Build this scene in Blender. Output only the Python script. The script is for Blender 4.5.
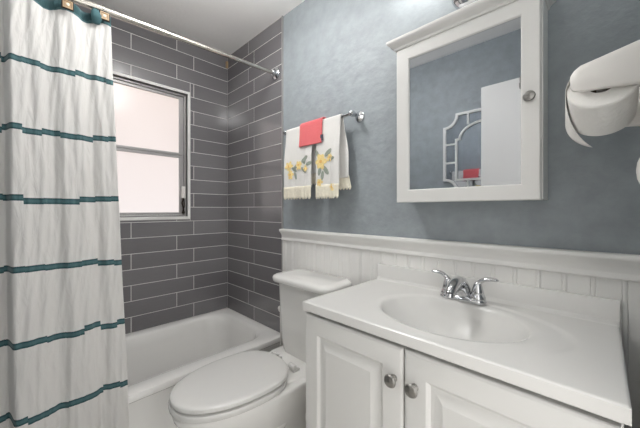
import bpy, bmesh, math, random
from math import sin, cos, pi, radians
from mathutils import Vector, Matrix

for o in list(bpy.data.objects):
    bpy.data.objects.remove(o, do_unlink=True)
scene = bpy.context.scene
COL = scene.collection
random.seed(7)

# ------------------------------------------------------------------ camera
cam = bpy.data.cameras.new('camera')
cam.sensor_width = 36.0
cam.lens = 290.0 / 640.0 * 36.0
cam.shift_y = -4.5 / 640.0
cam.clip_start = 0.02
camo = bpy.data.objects.new('camera', cam)
COL.objects.link(camo)
camo.location = (2.249, -1.201, 1.2)
camo.rotation_euler = (radians(90), 0, radians(44.3))
scene.camera = camo

# ------------------------------------------------------------------ world (daylight of the hall beyond the open doorway)
world = bpy.data.worlds.new('world')
scene.world = world
world.use_nodes = True
bgn = world.node_tree.nodes['Background']
bgn.inputs[0].default_value = (1.0, 0.99, 0.98, 1)
bgn.inputs[1].default_value = 1.6
BULB = 7.5          # vanity bulbs
FILL = 23.0         # added fill lamp under the ceiling, out of view
PANE = 0.62         # frosted window panes
scene.view_settings.view_transform = 'Standard'
scene.view_settings.look = 'None'
scene.view_settings.gamma = 1.0
scene.view_settings.exposure = 0.5
scene.view_settings.use_curve_mapping = False

# ------------------------------------------------------------------ materials
def srgb(r, g, b):
    f = lambda c: (c / 255 / 12.92) if c / 255 <= 0.04045 else ((c / 255 + 0.055) / 1.055) ** 2.4
    return (f(r), f(g), f(b), 1)

def mat(name, col, rough=0.5, metal=0.0, bump=None, vary=None, coat=0.0, sheen=0.0, spec=None):
    """bump=(scale, strength, detail, stretch)  vary=(scale, amount)"""
    m = bpy.data.materials.new(name)
    m.use_nodes = True
    nt = m.node_tree
    b = nt.nodes['Principled BSDF']
    b.inputs['Base Color'].default_value = col
    b.inputs['Roughness'].default_value = rough
    b.inputs['Metallic'].default_value = metal
    b.inputs['Coat Weight'].default_value = coat
    b.inputs['Sheen Weight'].default_value = sheen
    if spec is not None:
        b.inputs['Specular IOR Level'].default_value = spec
    if bump or vary:
        tc = nt.nodes.new('ShaderNodeTexCoord')
    if bump:
        mp = nt.nodes.new('ShaderNodeMapping')
        mp.inputs['Scale'].default_value = bump[3] if len(bump) > 3 else (1, 1, 1)
        n = nt.nodes.new('ShaderNodeTexNoise')
        n.inputs['Scale'].default_value = bump[0]
        n.inputs['Detail'].default_value = bump[2] if len(bump) > 2 else 3
        bp = nt.nodes.new('ShaderNodeBump')
        bp.inputs['Strength'].default_value = bump[1]
        bp.inputs['Distance'].default_value = 0.01
        nt.links.new(tc.outputs['Object'], mp.inputs[0])
        nt.links.new(mp.outputs[0], n.inputs[0])
        nt.links.new(n.outputs[0], bp.inputs['Height'])
        nt.links.new(bp.outputs[0], b.inputs['Normal'])
    if vary:
        n = nt.nodes.new('ShaderNodeTexNoise')
        n.inputs['Scale'].default_value = vary[0]
        n.inputs['Detail'].default_value = 6
        n.inputs['Roughness'].default_value = 0.6
        nt.links.new(tc.outputs['Object'], n.inputs[0])
        mr = nt.nodes.new('ShaderNodeMapRange')
        mr.inputs['From Min'].default_value = 0.3
        mr.inputs['From Max'].default_value = 0.7
        mr.inputs['To Min'].default_value = 1 - vary[1]
        mr.inputs['To Max'].default_value = 1 + vary[1]
        nt.links.new(n.outputs[0], mr.inputs[0])
        mx = nt.nodes.new('ShaderNodeVectorMath')
        mx.operation = 'SCALE'
        mx.inputs[0].default_value = col[:3]
        nt.links.new(mr.outputs[0], mx.inputs['Scale'])
        nt.links.new(mx.outputs[0], b.inputs['Base Color'])
    return m

def emit_mat(name, col, strength, vary=0.0):
    m = bpy.data.materials.new(name)
    m.use_nodes = True
    nt = m.node_tree
    b = nt.nodes['Principled BSDF']
    b.inputs['Base Color'].default_value = (0.8, 0.8, 0.8, 1)
    b.inputs['Roughness'].default_value = 0.4
    b.inputs['Emission Color'].default_value = col
    b.inputs['Emission Strength'].default_value = strength
    return m

M = {}
M['blue'] = mat('blue_plaster', srgb(149, 156, 160), 0.55, bump=(26, 0.45, 8), vary=(15, 0.10))
M['ceiling'] = mat('ceiling_paint', srgb(246, 245, 243), 0.8, bump=(60, 0.15, 4))
M['white_paint'] = mat('white_trim_paint', srgb(232, 231, 228), 0.38)
M['bead'] = mat('beadboard_paint', srgb(234, 233, 230), 0.42)
M['cabinet'] = mat('cabinet_paint', srgb(216, 215, 212), 0.33, bump=(14, 0.05, 4, (1, 1, 0.2)))
M['porcelain'] = mat('porcelain', srgb(236, 235, 232), 0.12, coat=0.3)
M['enamel'] = mat('tub_enamel', srgb(236, 235, 232), 0.16, coat=0.3)
M['marble'] = mat('cultured_marble', srgb(222, 221, 218), 0.2, coat=0.25, vary=(3, 0.02))
M['seat'] = mat('seat_plastic', srgb(218, 217, 214), 0.2)
M['grout'] = mat('grout', srgb(222, 219, 216), 0.85)
M['chrome'] = mat('chrome', srgb(205, 206, 208), 0.09, 1.0)
M['steel'] = mat('brushed_steel', srgb(200, 196, 188), 0.24, 1.0)
M['nickel'] = mat('satin_nickel', srgb(150, 148, 144), 0.28, 1.0, bump=(160, 0.25, 2))
M['alum'] = mat('mill_aluminium', srgb(168, 166, 165), 0.42, 0.4)
M['mirror'] = mat('mirror_silver', (0.60, 0.62, 0.65, 1), 0.015, 1.0)
M['bronze'] = mat('antique_bronze', srgb(88, 72, 54), 0.45, 0.55)
M['dark_bronze'] = mat('dark_bronze', srgb(48, 40, 34), 0.5, 0.5)
M['pearl'] = mat('pearl_bead', srgb(240, 232, 215), 0.2)
M['floor'] = mat('floor_tile', srgb(216, 213, 208), 0.4, vary=(8, 0.08))
M['terry_white'] = mat('white_terry', srgb(232, 230, 226), 0.95, bump=(320, 0.5, 2), sheen=0.3)
M['terry_coral'] = mat('coral_terry', srgb(246, 112, 116), 0.95, bump=(260, 0.9, 2), sheen=0.3)
M['lace'] = mat('cream_lace', srgb(238, 231, 212), 0.95, bump=(240, 0.4, 2), vary=(60, 0.08))
M['petal'] = mat('yellow_thread', srgb(240, 216, 150), 0.9, vary=(70, 0.15))
M['petal2'] = mat('orange_thread', srgb(228, 180, 104), 0.9)
M['leaf'] = mat('sage_thread', srgb(152, 160, 148), 0.9, vary=(70, 0.15))
M['tag'] = mat('dark_tag', srgb(70, 72, 84), 0.8)
M['paper'] = mat('tissue_paper', srgb(236, 234, 230), 0.95, bump=(120, 0.2, 3))
M['card'] = mat('cardboard', srgb(120, 104, 88), 0.9)
M['plastic'] = mat('white_plastic', srgb(226, 223, 219), 0.35)
M['black'] = mat('black_hollow', srgb(24, 24, 24), 0.8)
M['tan'] = mat('tan_plastic', srgb(176, 150, 116), 0.5)
M['door'] = mat('door_paint', srgb(232, 230, 226), 0.4)
M['dome'] = emit_mat('added_fill_dome', (1.0, 0.995, 0.985, 1), FILL)  # glow of the added fill lamp
M['glow'] = emit_mat('lit_glass_shade', (1.0, 0.98, 0.95, 1), BULB)

def tile_material():
    m = bpy.data.materials.new('grey_wall_tile')
    m.use_nodes = True
    nt = m.node_tree
    b = nt.nodes['Principled BSDF']
    b.inputs['Roughness'].default_value = 0.14
    b.inputs['IOR'].default_value = 1.65
    geo = nt.nodes.new('ShaderNodeNewGeometry')
    mr = nt.nodes.new('ShaderNodeMapRange')
    mr.inputs['To Min'].default_value = 0.88
    mr.inputs['To Max'].default_value = 1.12
    nt.links.new(geo.outputs['Random Per Island'], mr.inputs[0])
    sc = nt.nodes.new('ShaderNodeVectorMath')
    sc.operation = 'SCALE'
    sc.inputs[0].default_value = srgb(117, 115, 117)[:3]
    nt.links.new(mr.outputs[0], sc.inputs['Scale'])
    tc = nt.nodes.new('ShaderNodeTexCoord')
    mp = nt.nodes.new('ShaderNodeMapping')
    mp.inputs['Scale'].default_value = (2, 2, 60)
    n = nt.nodes.new('ShaderNodeTexNoise')
    n.inputs['Scale'].default_value = 6
    n.inputs['Detail'].default_value = 4
    nt.links.new(tc.outputs['Object'], mp.inputs[0])
    nt.links.new(mp.outputs[0], n.inputs[0])
    mr2 = nt.nodes.new('ShaderNodeMapRange')
    mr2.inputs['To Min'].default_value = 0.86
    mr2.inputs['To Max'].default_value = 1.14
    nt.links.new(n.outputs[0], mr2.inputs[0])
    sc2 = nt.nodes.new('ShaderNodeVectorMath')
    sc2.operation = 'SCALE'
    nt.links.new(sc.outputs[0], sc2.inputs[0])
    nt.links.new(mr2.outputs[0], sc2.inputs['Scale'])
    nt.links.new(sc2.outputs[0], b.inputs['Base Color'])
    bp = nt.nodes.new('ShaderNodeBump')
    bp.inputs['Strength'].default_value = 0.03
    bp.inputs['Distance'].default_value = 0.003
    nt.links.new(n.outputs[0], bp.inputs['Height'])
    nt.links.new(bp.outputs[0], b.inputs['Normal'])
    return m
M['tile'] = tile_material()

def curtain_material():
    """white crinkled cotton with teal ribbon stripes and a teal header band"""
    m = bpy.data.materials.new('striped_curtain_cotton')
    m.use_nodes = True
    nt = m.node_tree
    L = nt.links.new
    b = nt.nodes['Principled BSDF']
    b.inputs['Roughness'].default_value = 0.9
    b.inputs['Sheen Weight'].default_value = 0.2
    tc = nt.nodes.new('ShaderNodeTexCoord')
    uv = nt.nodes.new('ShaderNodeSeparateXYZ')
    L(tc.outputs['UV'], uv.inputs[0])            # u = metres along the cloth, v = height in metres
    def math(op, a, bb=None):
        n = nt.nodes.new('ShaderNodeMath')
        n.operation = op
        for i, v in enumerate((a, bb)):
            if v is None:
                continue
            if isinstance(v, (int, float)):
                n.inputs[i].default_value = v
            else:
                L(v, n.inputs[i])
        return n.outputs[0]
    # small steps where the ribbon is sewn over gathers
    cmb = nt.nodes.new('ShaderNodeCombineXYZ')
    L(math('MULTIPLY', math('ROUND', math('MULTIPLY', uv.outputs[0], 14.0)), 3.37), cmb.inputs[0])
    L(math('ROUND', math('MULTIPLY', uv.outputs[1], 3.86)), cmb.inputs[1])
    wn = nt.nodes.new('ShaderNodeTexWhiteNoise')
    wn.noise_dimensions = '2D'
    L(cmb.outputs[0], wn.inputs['Vector'])
    v = math('ADD', uv.outputs[1], math('MULTIPLY', math('SUBTRACT', wn.outputs[0], 0.5), 0.017))
    ph = math('MODULO', math('ADD', v, 0.2594 * 2 - 0.46 + 0.0115), 0.2594)
    stripe = math('LESS_THAN', ph, 0.023)
    edge = math('LESS_THAN', math('ABSOLUTE', math('SUBTRACT', ph, 0.0115)), 0.0055)
    head = math('GREATER_THAN', uv.outputs[1], 2.010)
    low = math('LESS_THAN', uv.outputs[1], 1.9)
    mask = math('MAXIMUM', math('MULTIPLY', stripe, low), head)
    mix = nt.nodes.new('ShaderNodeMix')
    mix.data_type = 'RGBA'
    mix.inputs['A'].default_value = srgb(232, 230, 227)
    teal = nt.nodes.new('ShaderNodeMix')
    teal.data_type = 'RGBA'
    teal.inputs['A'].default_value = srgb(56, 91, 96)
    teal.inputs['B'].default_value = srgb(82, 119, 123)
    L(edge, teal.inputs['Factor'])
    L(mask, mix.inputs['Factor'])
    L(teal.outputs['Result'], mix.inputs['B'])
    L(mix.outputs['Result'], b.inputs['Base Color'])
    mp = nt.nodes.new('ShaderNodeMapping')
    mp.inputs['Scale'].default_value = (34, 9, 1)
    n = nt.nodes.new('ShaderNodeTexNoise')
    n.inputs['Scale'].default_value = 1.0
    n.inputs['Detail'].default_value = 5
    n.inputs['Distortion'].default_value = 0.6
    L(tc.outputs['UV'], mp.inputs[0])
    L(mp.outputs[0], n.inputs[0])
    bp = nt.nodes.new('ShaderNodeBump')
    bp.inputs['Strength'].default_value = 0.45
    bp.inputs['Distance'].default_value = 0.02
    L(n.outputs[0], bp.inputs['Height'])
    L(bp.outputs[0], b.inputs['Normal'])
    tr = nt.nodes.new('ShaderNodeBsdfTranslucent')
    L(mix.outputs['Result'], tr.inputs[0])
    ms = nt.nodes.new('ShaderNodeMixShader')
    ms.inputs[0].default_value = 0.28
    L(b.outputs[0], ms.inputs[1])
    L(tr.outputs[0], ms.inputs[2])
    L(ms.outputs[0], nt.nodes['Material Output'].inputs[0])
    return m
M['curtain'] = curtain_material()

def pane_material():
    m = bpy.data.materials.new('frosted_daylit_glass')
    m.use_nodes = True
    nt = m.node_tree
    b = nt.nodes['Principled BSDF']
    b.inputs['Base Color'].default_value = (0.25, 0.24, 0.24, 1)
    b.inputs['Roughness'].default_value = 0.25
    tc = nt.nodes.new('ShaderNodeTexCoord')
    sp = nt.nodes.new('ShaderNodeSeparateXYZ')
    nt.links.new(tc.outputs['Object'], sp.inputs[0])
    # the frosted glass turns pinkish towards the top
    mr = nt.nodes.new('ShaderNodeMapRange')
    mr.inputs['From Min'].default_value = 0.0
    mr.inputs['From Max'].default_value = 0.9
    nt.links.new(sp.outputs[2], mr.inputs[0])
    rp = nt.nodes.new('ShaderNodeValToRGB')
    rp.color_ramp.elements[0].color = srgb(246, 236, 234)
    rp.color_ramp.elements[1].color = srgb(228, 211, 204)
    nt.links.new(mr.outputs[0], rp.inputs[0])
    n = nt.nodes.new('ShaderNodeTexNoise')
    n.inputs['Scale'].default_value = 90
    nt.links.new(tc.outputs['Object'], n.inputs[0])
    bp = nt.nodes.new('ShaderNodeBump')
    bp.inputs['Strength'].default_value = 0.2
    nt.links.new(n.outputs[0], bp.inputs['Height'])
    nt.links.new(bp.outputs[0], b.inputs['Normal'])
    nt.links.new(rp.outputs[0], b.inputs['Emission Color'])
    b.inputs['Emission Strength'].default_value = PANE
    return m
M['pane'] = pane_material()

# ------------------------------------------------------------------ object helpers
def wloc(o):
    v = Vector((0, 0, 0))
    while o is not None:
        v += Vector(o.location)
        o = o.parent
    return v

def obj(name, bm, mats, parent=None, origin=None, smooth=True, angle=35, bevel=None, solid=None, subsurf=0):
    """one mesh object; bm is in world coordinates"""
    if not isinstance(mats, (list, tuple)):
        mats = [mats]
    bmesh.ops.recalc_face_normals(bm, faces=bm.faces)
    off = wloc(parent) if parent else Vector(origin or (0, 0, 0))
    bmesh.ops.translate(bm, verts=bm.verts, vec=-off)
    me = bpy.data.meshes.new(name)
    bm.to_mesh(me)
    bm.free()
    for m in mats:
        me.materials.append(m)
    o = bpy.data.objects.new(name, me)
    COL.objects.link(o)
    if parent:
        o.parent = parent
    else:
        o.location = off
    if smooth:
        for p in me.polygons:
            p.use_smooth = True
        me.set_sharp_from_angle(angle=radians(angle))
    if solid:
        md = o.modifiers.new('solid', 'SOLIDIFY')
        md.thickness = solid
        md.offset = 0
    if bevel:
        md = o.modifiers.new('bevel', 'BEVEL')
        md.width = bevel
        md.segments = 3
        md.limit_method = 'ANGLE'
        md.angle_limit = radians(40)
    if subsurf:
        md = o.modifiers.new('sub', 'SUBSURF')
        md.levels = subsurf
        md.render_levels = subsurf
    return o

def tag(o, label, cat, group=None):
    o['label'] = label
    o['category'] = cat
    if group:
        o['group'] = group
    return o

def thing(name, label, cat, loc, group=None):
    o = bpy.data.objects.new(name, None)
    o.empty_display_size = 0.05
    COL.objects.link(o)
    o.location = loc
    return tag(o, label, cat, group)

def struct(name, bm, mats, parent=None, **k):
    o = obj(name, bm, mats, parent, **k)
    if not parent:
        o['kind'] = 'structure'
    return o

def struct_empty(name, loc):
    o = bpy.data.objects.new(name, None)
    COL.objects.link(o)
    o.location = loc
    o['kind'] = 'structure'
    return o

def B():
    return bmesh.new()

def box(bm, x0, x1, y0, y1, z0, z1, mi=0):
    vs = [bm.verts.new((x, y, z)) for z in (z0, z1) for y in (y0, y1) for x in (x0, x1)]
    for f in ((0, 2, 3, 1), (4, 5, 7, 6), (0, 1, 5, 4), (2, 6, 7, 3), (0, 4, 6, 2), (1, 3, 7, 5)):
        fc = bm.faces.new([vs[i] for i in f])
        fc.material_index = mi
    return vs

def loft(bm, loops, cap0=True, cap1=True, closed=True, mi=0):
    rings = [[bm.verts.new(p) for p in lp] for lp in loops]
    n = len(rings[0])
    for a, b in zip(rings[:-1], rings[1:]):
        for i in range(n if closed else n - 1):
            j = (i + 1) % n
            f = bm.faces.new((a[i], a[j], b[j], b[i]))
            f.material_index = mi
    if cap0:
        bm.faces.new(list(reversed(rings[0]))).material_index = mi
    if cap1:
        bm.faces.new(rings[-1]).material_index = mi
    return rings

def frame_of(d):
    d = Vector(d).normalized()
    up = Vector((0, 0, 1)) if abs(d.z) < 0.9 else Vector((1, 0, 0))
    a = d.cross(up).normalized()
    return a, a.cross(d).normalized()

def tube(bm, pts, radii, n=16, closed=False, mi=0, cap=True):
    pts = [Vector(p) for p in pts]
    if not isinstance(radii, (list, tuple)):
        radii = [radii] * len(pts)
    loops = []
    m = len(pts)
    prev = None
    for i, p in enumerate(pts):
        if closed:
            d = pts[(i + 1) % m] - pts[i - 1]
        else:
            d = pts[min(i + 1, m - 1)] - pts[max(i - 1, 0)]
        d.normalize()
        if prev is None:
            a, b = frame_of(d)
        else:
            a = (prev - d * prev.dot(d)).normalized()
            b = a.cross(d).normalized()
        prev = a
        r = radii[i]
        ra, rb = r if isinstance(r, tuple) else (r, r)
        loops.append([p + a * (ra * cos(2 * pi * k / n)) + b * (rb * sin(2 * pi * k / n)) for k in range(n)])
    if closed:
        loops.append(loops[0])
        rings = [[bm.verts.new(q) for q in lp] for lp in loops[:-1]]
        rings.append(rings[0])
        for a, b in zip(rings[:-1], rings[1:]):
            for i in range(n):
                j = (i + 1) % n
                bm.faces.new((a[i], a[j], b[j], b[i])).material_index = mi
    else:
        loft(bm, loops, cap, cap, mi=mi)

def lathe(bm, base, axis, prof, n=28, mi=0):
    """prof: list of (radius, distance along axis)"""
    base = Vector(base)
    ax = Vector(axis).normalized()
    a, b = frame_of(ax)
    loops = []
    for r, h in prof:
        r = max(r, 1e-4)
        loops.append([base + ax * h + a * (r * cos(2 * pi * k / n)) + b * (r * sin(2 * pi * k / n)) for k in range(n)])
    loft(bm, loops, True, True, mi=mi)

def rrect(x0, x1, y0, y1, r, z, n=6):
    pts = []
    for cx, cy, a0 in ((x1 - r, y1 - r, 0), (x0 + r, y1 - r, 90), (x0 + r, y0 + r, 180), (x1 - r, y0 + r, 270)):
        for k in range(n + 1):
            a = radians(a0 + 90 * k / n)
            pts.append((cx + r * cos(a), cy + r * sin(a), z))
    return pts

def smooth(t):
    t = max(0.0, min(1.0, t))
    return t * t * (3 - 2 * t)

def spline(pts, n=10):
    """Catmull-Rom through pts"""
    P = [Vector(p) for p in pts]
    P = [P[0] * 2 - P[1]] + P + [P[-1] * 2 - P[-2]]
    out = []
    for i in range(1, len(P) - 2):
        for k in range(n):
            t = k / n
            a, b, c, d = P[i - 1:i + 3]
            out.append(0.5 * ((2 * b) + (c - a) * t + (2 * a - 5 * b + 4 * c - d) * t * t + (3 * b - a - 3 * c + d) * t ** 3))
    out.append(P[-2])
    return out

# ------------------------------------------------------------------ room shell
XR, YF, H = 2.345, -1.485, 2.475            # right wall, front wall, ceiling
TE = 0.733                                   # where the wall tile ends on the back wall
bm = B(); box(bm, -0.12, XR + 1.3, YF - 0.1, 0.1, -0.1, 0.0)
struct('floor', bm, M['floor'], smooth=False)
bm = B(); box(bm, -0.12, XR + 0.1, YF - 0.1, 0.1, H, H + 0.1)
struct('ceiling', bm, M['ceiling'], smooth=False)
bm = B(); box(bm, -0.12, XR + 0.1, 0.0, 0.1, 0, H)
wall_back = struct('wall_back', bm, M['blue'], smooth=False)
bm = B(); box(bm, -0.12, XR + 0.1, YF - 0.1, YF, 0, H)
wall_front = struct('wall_front', bm, M['blue'], smooth=False)
DY0, DY1, DZ = -1.293, -0.56, 2.07           # doorway in the right wall
bm = B()
box(bm, XR, XR + 0.1, DY1, 0.0, 0, H)
box(bm, XR, XR + 0.1, YF, DY0, 0, H)
box(bm, XR, XR + 0.1, DY0, DY1, DZ, H)
struct('wall_right', bm, M['blue'], smooth=False)
WY0, WY1, WZ0, WZ1 = -1.19, -0.330, 1.148, 2.07    # window hole
bm = B()
box(bm, -0.12, -0.006, YF, WY0, 0, H)
box(bm, -0.12, -0.006, WY1, 0, 0, H)
box(bm, -0.12, -0.006, WY0, WY1, 0, WZ0)
box(bm, -0.12, -0.006, WY0, WY1, WZ1, H)
wall_left = struct('wall_left', bm, M['ceiling'], smooth=False)

# tile facings (each facing one mesh: tiles are its surface pattern)
ROW, Z0, G = 0.105, 0.378, 0.0042
def tile_rows(joints_even, joints_odd, a0, a1, hole=None):
    out = []
    k = 0
    z = Z0
    while z < H - 0.005:
        zt = min(z + ROW, H)
        js = sorted(set([a0, a1] + [j for j in (joints_even if k % 2 == 0 else joints_odd) if a0 + 0.004 < j < a1 - 0.004]))
        for p, q in zip(js[:-1], js[1:]):
            segs = [(p, q, z, zt)]
            if hole:
                h0, h1, hz0, hz1 = hole
                if not (q <= h0 or p >= h1 or zt <= hz0 or z >= hz1):
                    segs = []
                    if p < h0: segs.append((p, h0, z, zt))
                    if q > h1: segs.append((h1, q, z, zt))
                    pp, qq = max(p, h0), min(q, h1)
                    if z < hz0: segs.append((pp, qq, z, hz0))
                    if zt > hz1: segs.append((pp, qq, hz1, zt))
            out += segs
        z += ROW
        k += 1
    return [s for s in out if s[1] - s[0] > 0.012 and s[3] - s[2] > 0.012]
def tile_box(bm, p, q, z, zt, plane):
    g, bv, th = G / 2, 0.0008, 0.0070
    def P(a, zz, d):
        return {'L': (d - 0.006, a, zz), 'B': (a, -d, zz), 'F': (a, YF + d, zz)}[plane]
    l0 = [P(a, c, 0.0015) for a, c in ((p + g, z + g), (q - g, z + g), (q - g, zt - g), (p + g, zt - g))]
    l1 = [P(a, c, th - bv) for a, c in ((p + g, z + g), (q - g, z + g), (q - g, zt - g), (p + g, zt - g))]
    l2 = [P(a, c, th) for a, c in ((p + g + bv, z + g + bv), (q - g - bv, z + g + bv), (q - g - bv, zt - g - bv), (p + g + bv, zt - g - bv))]
    loft(bm, [l0, l1, l2], cap0=False, mi=0)
P_ = 0.4136
je = [-0.284 - P_ * i for i in range(4)]
jo = [-0.408 - P_ * i for i in range(4)]
WT = (-1.21, -0.311, 1.128, 2.089)           # outside of the window trim
bm = B()
for s in tile_rows(je, jo, YF, 0.0, WT): tile_box(bm, *s, 'L')
gz = [(YF, WT[0], Z0, H), (WT[1], 0, Z0, H), (WT[0], WT[1], Z0, WT[2]), (WT[0], WT[1], WT[3], H)]
for a, b, c, d in gz: box(bm, -0.006, -0.0001, a, b, c, d, 1)
struct('tile_facing', bm, [M['tile'], M['grout']], wall_left, smooth=False)
bm = B()
for s in tile_rows([0.401], [0.324], 0.003, TE): tile_box(bm, *s, 'B')
box(bm, 0.0, TE, -0.0058, 0, Z0, H, 1)
struct('tile_facing', bm, [M['tile'], M['grout']], wall_back, smooth=False)
bm = B()
for s in tile_rows([0.401], [0.324], 0.003, TE): tile_box(bm, *s, 'F')
box(bm, 0.0, TE, YF, YF + 0.0058, Z0, H, 1)
struct('tile_facing', bm, [M['tile'], M['grout']], wall_front, smooth=False)
# metal edge strip closing the tile on the back wall
bm = B(); box(bm, TE, TE + 0.008, -0.0105, 0, 0.0, H)
struct('trim_1', bm, M['alum'], smooth=False)

# beadboard wainscot: bead pairs every 66 mm
bm = B()
X0, X1, ZB = TE + 0.008, XR, 1.006
prof = [(X0, 0.0), (X0, -0.008)]
x = 2.162 - 0.066 * 22
while x < X1:
    if x > X0 + 0.02:
        for dx, dy in ((-0.0070, 0.0), (-0.0055, 0.0024), (-0.0040, 0.0), (0, -0.0010), (0.0040, 0.0), (0.0055, 0.0024), (0.0070, 0.0)):
            prof.append((x + dx, -0.008 + dy))
    x += 0.066
prof += [(X1, -0.008), (X1, 0.0)]
loft(bm, [[(a, b, z) for a, b in prof] for z in (0.0, ZB)])
struct('trim_2', bm, M['bead'], angle=20)
# chair rail
def sweep_x(bm, prof, x0, x1):
    loft(bm, [[(x, y, z) for y, z in prof] for x in (x0, x1)])
bm = B()
cr = [(0, 0.999), (-0.014, 0.999), (-0.018, 1.003), (-0.0185, 1.012), (-0.0155, 1.018), (-0.0165, 1.03), (-0.021, 1.042), (-0.0285, 1.051), (-0.030, 1.055), (-0.034, 1.056), (-0.0365, 1.061), (-0.0365, 1.068), (-0.034, 1.0725), (-0.03, 1.0735), (0, 1.0735)]
sweep_x(bm, cr, X0, XR)
struct('trim_3', bm, M['white_paint'], angle=30)
# doorway casing (room side) and jamb
bm = B()
cw = 0.045
box(bm, XR - 0.014, XR, DY1, DY1 + cw, 0, DZ + cw)
box(bm, XR - 0.014, XR, DY0 - cw, DY0 - 0.005, 0, DZ + cw)
box(bm, XR - 0.014, XR, DY0 - 0.005, DY1, DZ, DZ + cw)
box(bm, XR, XR + 0.1, DY1 - 0.012, DY1, 0, DZ)
box(bm, XR, XR + 0.1, DY0, DY0 + 0.012, 0, DZ)
struct('trim_4', bm, M['white_paint'], bevel=0.004, smooth=False)
bm = B(); box(bm, 0.80, 1.62, YF, YF + 0.014, 0, 0.1)
struct('baseboard_front', bm, M['white_paint'], bevel=0.004, smooth=False)

# window
win = struct_empty('window_1', (-0.04, -0.76, 1.15))
bm = B()
for k, (a, b, c, d) in enumerate([(WT[0], WY0 + 0.0, WT[2], WT[3]), (WY1, WT[1], WT[2], WT[3]), (WY0, WY1, WT[2], WZ0), (WY0, WY1, WZ1, WT[3])]):
    box(bm, -0.11, 0.005, a, b, c, d)
struct('window_trim', bm, M['white_paint'], win, bevel=0.003, smooth=False)
FX = -0.036
bm = B()
f0, f1, g0, g1 = WY0, WY1, WZ0, WZ1
def ring(bm, x0, x1, a0, a1, b0, b1, wa, wb0, wb1):
    box(bm, x0, x1, a0, a0 + wa, b0, b1)
    box(bm, x0, x1, a1 - wa, a1, b0, b1)
    box(bm, x0, x1, a0 + wa, a1 - wa, b0, b0 + wb0)
    box(bm, x0, x1, a0 + wa, a1 - wa, b1 - wb1, b1)
ring(bm, -0.075, FX + 0.012, f0, f1, g0, g1, 0.016, 0.012, 0.016)
struct('window_frame', bm, M['alum'], win, bevel=0.002, smooth=False)
MR = 1.608
for (a, b) in ((g0 + 0.012, MR), (MR, g1 - 0.016)):
    bm = B()
    ring(bm, -0.066, FX, f0 + 0.017, f1 - 0.017, a + 0.001, b - 0.001, 0.030, 0.018, 0.018)
    sash = obj('sash', bm, M['alum'], win, bevel=0.002, smooth=False)
    bm = B()
    box(bm, -0.056, -0.050, f0 + 0.046, f1 - 0.046, a + 0.018, b - 0.018)
    obj('pane', bm, M['pane'], sash, smooth=False)
# crank operator on the right jamb
bm = B()
cy = WY1 - 0.022
box(bm, FX, FX + 0.022, cy - 0.012, cy + 0.012, 1.285, 1.375)
box(bm, FX + 0.022, FX + 0.030, cy - 0.008, cy + 0.008, 1.29, 1.365)
op = obj('window_latch', bm, M['plastic'], win, bevel=0.003, smooth=False)
bm = B()
tube(bm, [(FX + 0.02, cy - 0.004, 1.285), (FX + 0.024, cy - 0.014, 1.25), (FX + 0.02, cy - 0.002, 1.21), (FX + 0.014, cy + 0.002, 1.185)], [0.005, 0.006, 0.005, 0.006], 10)
tube(bm, [(FX + 0.012, cy + 0.004, 1.28), (FX + 0.016, cy + 0.008, 1.23), (FX + 0.012, cy - 0.006, 1.18)], 0.004, 8)
lathe(bm, (FX + 0.012, cy - 0.002, 1.178), (1, 0, 0), [(0.0, 0), (0.011, 0.002), (0.011, 0.012), (0, 0.014)], 12)
obj('latch_arm', bm, M['dark_bronze'], op)

# the open door leaf, hinged on the right wall
door = struct_empty('door_1', (2.0, -1.30, 0.008))
bm = B(); box(bm, 1.632, XR - 0.018, -1.334, -1.299, 0.008, 2.062)
struct('door_leaf', bm, M['door'], door, bevel=0.002, smooth=False)
for sy, yb in ((1, -1.299), (-1, -1.334)):
    bm = B()
    lathe(bm, (1.70, yb, 0.96), (0, sy, 0), [(0.0, 0), (0.032, 0.001), (0.032, 0.008), (0.011, 0.012), (0.011, 0.03), (0.026, 0.032), (0.028, 0.040), (0.02, 0.048), (0, 0.05)])
    obj('door_knob', bm, M['nickel'], door)

# ------------------------------------------------------------------ bathtub
bm = B()
N = 8
def RR(x0, x1, y0, y1, r, z): return rrect(x0, x1, y0, y1, r, z, N)
ty0, ty1 = YF + 0.003, -0.003
loops = [
    RR(0.004, 0.742, ty0, ty1, 0.004, 0.0), RR(0.004, 0.742, ty0, ty1, 0.004, 0.335),
    RR(0.004, 0.756, ty0, ty1, 0.004, 0.345), RR(0.004, 0.758, ty0, ty1, 0.006, 0.362),
    RR(0.004, 0.752, ty0, ty1, 0.008, 0.374), RR(0.006, 0.738, ty0 + .002, ty1 - .002, 0.01, 0.379),
    RR(0.048, 0.672, ty0 + 0.06, ty1 - 0.055, 0.13, 0.3785), RR(0.056, 0.660, ty0 + 0.07, ty1 - 0.065, 0.14, 0.374),
    RR(0.066, 0.646, ty0 + 0.08, ty1 - 0.078, 0.15, 0.358), RR(0.078, 0.636, ty0 + 0.10, ty1 - 0.09, 0.155, 0.30),
    RR(0.098, 0.622, ty0 + 0.16, ty1 - 0.115, 0.16, 0.16), RR(0.115, 0.608, ty0 + 0.21, ty1 - 0.14, 0.16, 0.095),
    RR(0.15, 0.575, ty0 + 0.26, ty1 - 0.18, 0.15, 0.068), RR(0.21, 0.52, ty0 + 0.33, ty1 - 0.25, 0.12, 0.060)]
loft(bm, loops)
tub = obj('bathtub', bm, M['enamel'], origin=(0.38, -0.745, 0))
tag(tub, 'white alcove bathtub set against the grey tiled walls under the window', 'bathtub')
bm = B()
lathe(bm, (0.36, -0.30, 0.0595), (0, 0, 1), [(0, 0), (0.03, 0.0005), (0.032, 0.003), (0.02, 0.004), (0.0, 0.002)])
obj('drain', bm, M['chrome'], tub)

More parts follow.
